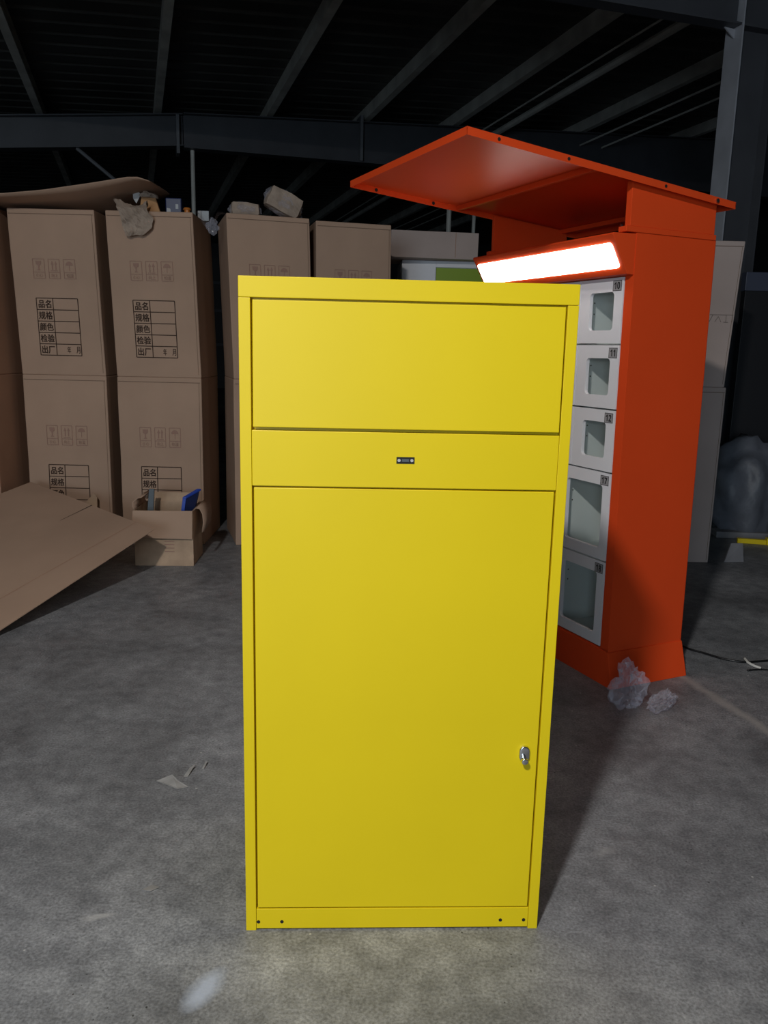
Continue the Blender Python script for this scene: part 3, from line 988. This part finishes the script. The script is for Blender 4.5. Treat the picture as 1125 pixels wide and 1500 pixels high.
# ---------------------------------------------------------------- tilted cardboard sheet on the floor, left
cs = thing('cardboard_sheet', 'large flattened cardboard sheet tilted over the floor at the left', 'cardboard', (-2.2, 4.4, 0))
A = Vector((-1.337, 4.555, 0.303))
C_ = Vector((-2.372, 5.30, 0.438))
B0 = Vector((-1.779, 3.55, 0.034))
o_ = Vector((-2.2, 4.4, 0))
e1 = (B0 - A)
Bf = A + e1 * 1.10
Df = C_ + (Bf - A) * 1.0 + Vector((-0.25, 0, 0.0))
nrm = (A - Bf).cross(C_ - A).normalized()
if nrm.z < 0:
    nrm = -nrm
Df = Df - nrm * (Df - A).dot(nrm)
for nm, off, ia, mm, th in (('top_panel', 0.0, 0.0, 'card', 0.004), ('under_panel', -0.0125, 0.02, 'card', 0.004)):
    pa, pb, pd, pc = A - o_, Bf - o_, Df - o_, C_ - o_
    if off < 0:
        pa = pa + (pb - pa) * 0.0 + (pc - pa) * 0.03
        pb = pb + (pc - pa) * 0.03
    m = MB().slab([pb + nrm * off, pa + nrm * off, pc + nrm * off, pd + nrm * off], th)
    m.build(nm, mm, cs)
# flap band along the near edge, scored and bent down a little
band = (C_ - A) * 0.13
q = MB()
p0, p1 = A + band - o_, Bf + band * 1.5 - o_
u = (C_ - A).normalized() * 0.003
q.add([p0 - u + nrm * 0.0012, p1 - u + nrm * 0.0012, p1 + u + nrm * 0.0012, p0 + u + nrm * 0.0012], [(0, 1, 2, 3)])
q.build('score_line', 'card_red', cs)
q = MB()
p0 = A + (C_ - A) * 0.47 - o_
p1 = p0 + (Bf - A) * 0.20 + (C_ - A) * 0.02
u = (C_ - A).normalized() * 0.004
q.add([p0 - u + nrm * 0.0014, p1 - u * .3 + nrm * 0.0014, p1 + u * .3 + nrm * 0.0014, p0 + u + nrm * 0.0014], [(0, 1, 2, 3)])
q.build('slit', 'print', cs)
# crumpled carton propping the sheet up from below
sp = thing('support_carton', 'low brown carton under the tilted cardboard sheet', 'box', (-2.24, 4.86, 0), 0.1)
MB().box(0, 0.44, 0, 0.32, 0, 0.245).build('body', 'card_worn', sp, 0.004)
MB().box(0.19, 0.25, -0.001, 0.321, 0.244, 0.246).build('tape', 'card_red', sp)
# raised tab behind the sheet
tb = MB().slab([(0, 0, 0), (0.10, 0, 0), (0.105, 0.02, 0.33), (0.085, 0.02, 0.36), (0.005, 0.01, 0.27)], 0.006)
tag(tb.build('cardboard_scrap', 'card_worn', loc=(-2.06, 5.34, 0.0)), 'small dark cardboard scrap standing behind the tilted sheet', 'cardboard')

# ---------------------------------------------------------------- things on top of the stacks
# bowed sheet over the first stacks
bs = MB()
NX, NY = 30, 8
prof = [(-3.4, 2.235), (-2.9, 2.225), (-2.403, 2.243), (-2.15, 2.268), (-1.854, 2.314), (-1.70, 2.340), (-1.60, 2.358), (-1.54, 2.356), (-1.49, 2.338)]


def front_z(x):
    for (xa, za), (xb, zb2) in zip(prof, prof[1:]):
        if x <= xb:
            f = (x - xa) / (xb - xa)
            return za + (zb2 - za) * f
    return prof[-1][1]


for layer in (0, 1):
    for i in range(NX + 1):
        x = -3.4 + (3.4 - 1.49) * i / NX
        for j in range(NY + 1):
            f = j / NY
            zf = front_z(x)
            zb2 = 2.213 + 0.155 * max(0, (x + 2.0) / 0.5) ** 1.5 * (1 if x > -2.0 else 0)
            z = zf + (zb2 - zf) * f ** 0.7
            y = 5.20 + 0.62 * f
            xx = x - 0.03 * f + (0.0 if x < -1.6 else 0.0)
            bs.v.append((xx, y, z + 0.005 * layer))
nn = (NX + 1) * (NY + 1)
for i in range(NX):
    for j in range(NY):
        a = i * (NY + 1) + j
        b = a + NY + 1
        bs.f += [(a, b, b + 1, a + 1), (nn + a, nn + a + 1, nn + b + 1, nn + b)]
for i in range(NX):
    a, b = i * (NY + 1), (i + 1) * (NY + 1)
    bs.f += [(a, nn + a, nn + b, b), (a + NY, b + NY, nn + b + NY, nn + a + NY)]
for j in range(NY):
    a = NX * (NY + 1) + j
    bs.f += [(a, nn + a, nn + a + 1, a + 1), (j, j + 1, nn + j + 1, nn + j)]
tag(bs.build('cardboard_sheet', 'card', smooth=True), 'bowed cardboard sheet lying across the tops of the left cartons', 'cardboard')

ZTOP = HL + HU + 0.003
# torn wrapping paper draped over the carton edge
tp = MB()
NU, NV = 16, 22
outline = [(-1.775, -1.600), (-1.785, -1.570), (-1.780, -1.565), (-1.755, -1.560), (-1.735, -1.545), (-1.725, -1.520), (-1.715, -1.530), (-1.700, -1.600)]
for i in range(NV + 1):
    f = i / NV
    k = f * (len(outline) - 1)
    i0 = min(int(k), len(outline) - 2)
    xl = outline[i0][0] + (outline[i0 + 1][0] - outline[i0][0]) * (k - i0) + 0.012 * noise.noise(Vector((f * 9, 1, 0)))
    xr = outline[i0][1] + (outline[i0 + 1][1] - outline[i0][1]) * (k - i0) + 0.02 * noise.noise(Vector((f * 7, 5, 0)))
    for j in range(NU + 1):
        g = j / NU
        x = xl + (xr - xl) * g
        cr = 0.020 * noise.noise(Vector((x * 26, f * 8, 2))) + 0.010 * noise.noise(Vector((x * 70, f * 22, 4)))
        if f < 0.45:
            a = f / 0.45
            y, z = 5.49 - 0.095 * a + cr * 0.4, ZTOP + 0.012 + 0.055 * math.sin(PI * a) * (0.6 + 0.4 * math.cos(g * 5)) + abs(cr)
        else:
            a = (f - 0.45) / 0.55
            y, z = 5.394 - abs(cr) * 1.4, ZTOP + 0.012 - 0.172 * a + 0.02 * noise.noise(Vector((x * 20, 3, 3))) * a
        tp.v.append((x, y, z))
for i in range(NV):
    for j in range(NU):
        a = i * (NU + 1) + j
        tp.f.append((a, a + 1, a + NU + 2, a + NU + 1))
o = tp.build('torn_paper', 'paper')
sm = o.modifiers.new('thickness', 'SOLIDIFY')
sm.thickness = 0.002
tag(o, 'crumpled torn brown paper hanging over the front of a carton', 'paper')
tbk = thing('wrapped_block', 'tan wrapped block on the carton beside the torn paper', 'package', (-1.588, 5.575, ZTOP), 0.12)
MB().hexa([(-0.065, -0.05, 0), (0.072, -0.04, 0), (0.07, 0.06, 0), (-0.06, 0.06, 0)], [(-0.05, -0.045, 0.098), (0.038, -0.035, 0.108), (0.035, 0.05, 0.10), (-0.045, 0.05, 0.10)]).build('block', 'tan', tbk, 0.006)
g = place(crumple(3, (0.052, 0.03, 0.024), 0.6, 3, 0.4), (-0.005, -0.028, 0.106), 0.3)
MB().add(*g).build('torn_wrapper', 'paper', tbk)
MB().slab([(-0.098, -0.058, 0.085), (-0.078, -0.060, 0.055), (-0.050, -0.056, 0.110), (-0.062, -0.050, 0.128), (-0.100, -0.050, 0.122)], 0.002).build('pale_scrap', 'white_label', tbk)
nb = thing('navy_box', 'dark navy box with white label on the second carton stack', 'box', (-1.50, 5.62, ZTOP), 0.1)
MB().box(0, 0.105, 0, 0.12, 0, 0.115).build('body', 'navy', nb, 0.006)
MB().slab([(0.008, -0.0015, 0.008), (0.036, -0.0015, 0.004), (0.032, -0.0015, 0.045), (0.008, -0.0015, 0.05)], 0.001).build('label', 'white_label', nb)
MB().box(0.066, 0.084, -0.0015, 0, 0.045, 0.075).build('small_label', 'grey_part', nb)
am = thing('amber_spool', 'small amber plastic spool beside the navy box', 'spool', (-1.352, 5.60, ZTOP), 0)
MB().cyl((0, 0), 0.03, 'z', 0.0, 0.014, 16).build('flange', 'amber', am, 0.003, True)
MB().cyl((0, 0), 0.018, 'z', 0.014, 0.034, 16).build('core', 'amber', am)
MB().cyl((0, 0), 0.028, 'z', 0.034, 0.05, 16, 0.02).build('flange', 'amber', am, 0.003, True)
gp = thing('metal_fitting', 'small grey metal fitting on the far side of the second carton stack', 'fitting', (-1.33, 5.82, ZTOP), 0.05)
MB().box(0, 0.075, 0, 0.05, 0, 0.07).build('block', 'grey_part', gp, 0.003)
MB().box(0.0, 0.022, -0.012, 0, 0.012, 0.066).build('tab', 'white_label', gp, 0.002)
# cling film sagging between stacks two and three, with a crumpled wad in its fold
cft = thing('plastic_film', 'clear plastic film sagging between the second and third carton stacks', 'plastic', (-1.17, 5.50, ZTOP))
cf = MB()
NU, NV = 16, 10
for i in range(NV + 1):
    f = i / NV
    for j in range(NU + 1):
        g = j / NU
        x = -0.105 + 0.195 * g
        sag = max(0.0, math.sin(PI * min(1, max(0, (g - 0.12) / 0.66))))
        z = 0.005 - 0.10 * sag * (1 - 0.4 * f) + 0.006 * sag * noise.noise(Vector((x * 40, f * 6, 1)))
        y = -0.05 + 0.10 * f + 0.006 * noise.noise(Vector((x * 30, f * 9, 7)))
        cf.v.append((x, y, z))
for i in range(NV):
    for j in range(NU):
        a = i * (NU + 1) + j
        cf.f.append((a, a + 1, a + NU + 2, a + NU + 1))
cf.build('sheet', 'clear', cft)
MB().add(*place(crumple(5, (0.030, 0.022, 0.042), 0.9, 3, 2.0, 4), (0.015, -0.045, -0.085))).build('wad', 'clear', cft)
# two wrapped packages on stack three
for (nm, lab, loc, rz, ry_, sz, sd) in (
        ('wrapped_package', 'larger plastic-wrapped brown package leaning on the third carton stack', (-0.725, 5.70, ZTOP + 0.105), 0.25, 0.42, (0.122, 0.085, 0.072), 2),
        ('wrapped_package', 'smaller plastic-wrapped brown package lying low on the third carton stack', (-0.972, 5.63, ZTOP + 0.046), 0.2, 0.06, (0.095, 0.06, 0.046), 6)):
    t = thing(nm, lab, 'package', loc, 0)
    mb = MB()
    bm = bmesh.new()
    bmesh.ops.create_cube(bm, size=2.0)
    bmesh.ops.subdivide_edges(bm, edges=bm.edges, cuts=6, use_grid_fill=True)
    vs_ = []
    for v in bm.verts:
        p = v.co.copy()
        p = p * 0.6 + p.normalized() * 0.45
        nse = noise.noise(p * 1.8 + Vector((sd, 0, 0)))
        p = p * (1 + 0.10 * nse)
        vs_.append((p.x * sz[0], p.y * sz[1], p.z * sz[2]))
    fs = [tuple(v.index for v in f.verts) for f in bm.faces]
    bm.free()
    g = place((vs_, fs), (0, 0, 0), rz, 0, ry_)
    mb.add([(x, y, max(z, -loc[2] + ZTOP + 0.001)) for x, y, z in g[0]], g[1]).build('paper_parcel', 'paper', t)
    g = place(crumple(sd + 0.5, tuple(a * 1.10 for a in sz), 0.22, 4, 2.0, 4.5), (0, 0, 0), rz, 0, ry_)
    MB().add([(x, y, max(z, -loc[2] + ZTOP)) for x, y, z in g[0]], g[1]).build('plastic_bag', 'clear', t)

# ---------------------------------------------------------------- right-hand background
pt = thing('dark_partition', 'black partition with a blue-grey top band at the right edge', 'partition', (2.872, 6.70, 0), 0.0)
MB().box(0, 1.9, 0, 0.08, 0, 1.895).build('panel', 'black_panel', pt, 0.004)
MB().box(-0.006, 1.9, -0.006, 0.086, 1.895, 2.04).build('top_band', 'navy_band', pt, 0.004)
MB().box(0, 0.05, -0.05, 0.13, 0, 0.04).build('foot', 'black_panel', pt, 0.003)
for (lab, loc, sz, sd) in (
        ('large heap of milky plastic film at the right edge', (2.86, 6.25, 0.30), (0.29, 0.24, 0.42), 1.3),
        ('low milky plastic bundle slumped in front of the film heap', (3.10, 5.86, 0.10), (0.19, 0.11, 0.13), 4.1)):
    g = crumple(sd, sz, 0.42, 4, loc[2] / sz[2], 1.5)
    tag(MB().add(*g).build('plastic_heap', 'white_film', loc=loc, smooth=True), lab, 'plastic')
yb_ = thing('yellow_bar', 'short yellow bar lying on the floor below the plastic heap', 'bar', (2.655, 5.86, 0.0), -0.22)
MB().box(0, 0.20, 0, 0.04, 0, 0.035).build('bar', 'yellow', yb_, 0.003)
MB().box(0.20, 0.245, -0.012, 0.052, 0, 0.05).build('end_cap', 'yellow', yb_, 0.004)
MB().cyl((0.222, 0.02), 0.012, 'z', 0.05, 0.062, 10).build('knob', 'black_plastic', yb_)
fb = MB().slab([(-0.05, 0, 0), (0.09, 0.02, 0), (0.088, 0.06, 0.12), (0.01, 0.06, 0.12)], 0.012)
tag(fb.build('foam_board', 'foam', loc=(2.36, 5.26, 0.003)), 'grey foam board scrap leaning low right of the kiosk cartons', 'board')
tag(MB().box(0, 0.42, 0, 0.16, 0, 0.05).build('foam_slab', 'foam', None, 0.006, loc=(2.56, 6.02, 0), rz=-0.1), 'pale grey foam slab behind the yellow bar', 'foam')

# cables
cpts = [(1.40, 3.70), (1.455, 3.59), (1.50, 3.545), (1.565, 3.475), (1.64, 3.44), (1.72, 3.45), (1.80, 3.47), (1.95, 3.50), (2.2, 3.46)]


def smooth_path(pts, z, n=6):
    out = []
    P = [Vector((x, y, z)) for x, y in pts]
    for i in range(len(P) - 1):
        p0, p1, p2, p3 = P[max(i - 1, 0)], P[i], P[i + 1], P[min(i + 2, len(P) - 1)]
        for k in range(n):
            t = k / n
            out.append(0.5 * ((2 * p1) + (p2 - p0) * t + (2 * p0 - 5 * p1 + 4 * p2 - p3) * t * t + (3 * p1 - p0 - 3 * p2 + p3) * t ** 3))
    return out + [P[-1]]


tag(MB().tube(smooth_path(cpts, 0.0052), 0.005, 8).build('power_cable', 'cable', smooth=True), 'thin black cable winding over the floor right of the kiosk', 'cable')
tag(MB().tube(smooth_path([(1.62, 3.34), (1.70, 3.355), (1.80, 3.33), (1.95, 3.36)], 0.0045), 0.0038, 8).build('power_cable', 'cable', smooth=True), 'second thin black cable beside the white cable end', 'cable')
tag(MB().tube(smooth_path([(1.668, 3.475), (1.662, 3.43), (1.672, 3.39), (1.69, 3.362)], 0.0075), 0.0062, 8).build('cable_end', 'white_cable', smooth=True), 'short curved white cable end on the floor right of the kiosk', 'cable')

# clear plastic bags at the kiosk's foot
tag(MB().add(*crumple(1.0, (0.052, 0.042, 0.085), 1.0, 4, 0.8, 3.2)).build('plastic_bag', 'clear', loc=(0.975, 2.96, 0.069)), 'crumpled clear plastic bag standing at the foot of the kiosk', 'plastic bag')
g = place(crumple(2.4, (0.075, 0.032, 0.034), 0.6, 4, 0.9, 4.0), (0, 0, 0), 0.75)
tag(MB().add(*g).build('plastic_bag', 'clear', loc=(1.105, 2.935, 0.030)), 'rolled clear plastic bag lying right of the crumpled one', 'plastic bag')

# paper scraps on the floor
def scrap(lab, pts, lift):
    m = MB()
    q_ = [Vector((x, y, 0.001 + z * lift)) for x, y, z in pts]
    c = sum(q_, Vector()) / len(q_)
    l = [p - Vector((c.x, c.y, 0)) for p in q_]
    n = len(l)
    m.add(l + [p + Vector((0, 0, 0.0012)) for p in l], [tuple(range(n)), tuple(range(2 * n - 1, n - 1, -1))] + [(i, (i + 1) % n, (i + 1) % n + n, i + n) for i in range(n)])
    tag(m.build('paper_scrap', 'scrap', loc=(c.x, c.y, 0)), lab, 'scrap', 'paper scraps on the floor')


scrap('torn grey scrap with a curled point left of the yellow cabinet', [(-0.700, 2.315, 0), (-0.655, 2.335, 1), (-0.630, 2.310, .5), (-0.592, 2.285, 0), (-0.622, 2.272, 0)], 0.012)
scrap('small upright grey scrap just behind the curled torn scrap', [(-0.622, 2.345, 0), (-0.608, 2.345, 0), (-0.598, 2.405, 1), (-0.612, 2.385, .8)], 0.010)
scrap('tiny curved scrap nearest the yellow cabinet edge', [(-0.575, 2.395, 0), (-0.568, 2.395, 0), (-0.563, 2.43, 1), (-0.570, 2.43, 1)], 0.008)
scrap('small pale flake on the floor front left', [(-0.590, 1.795, 0), (-0.566, 1.79, .3), (-0.548, 1.808, 0), (-0.572, 1.815, 0)], 0.005)
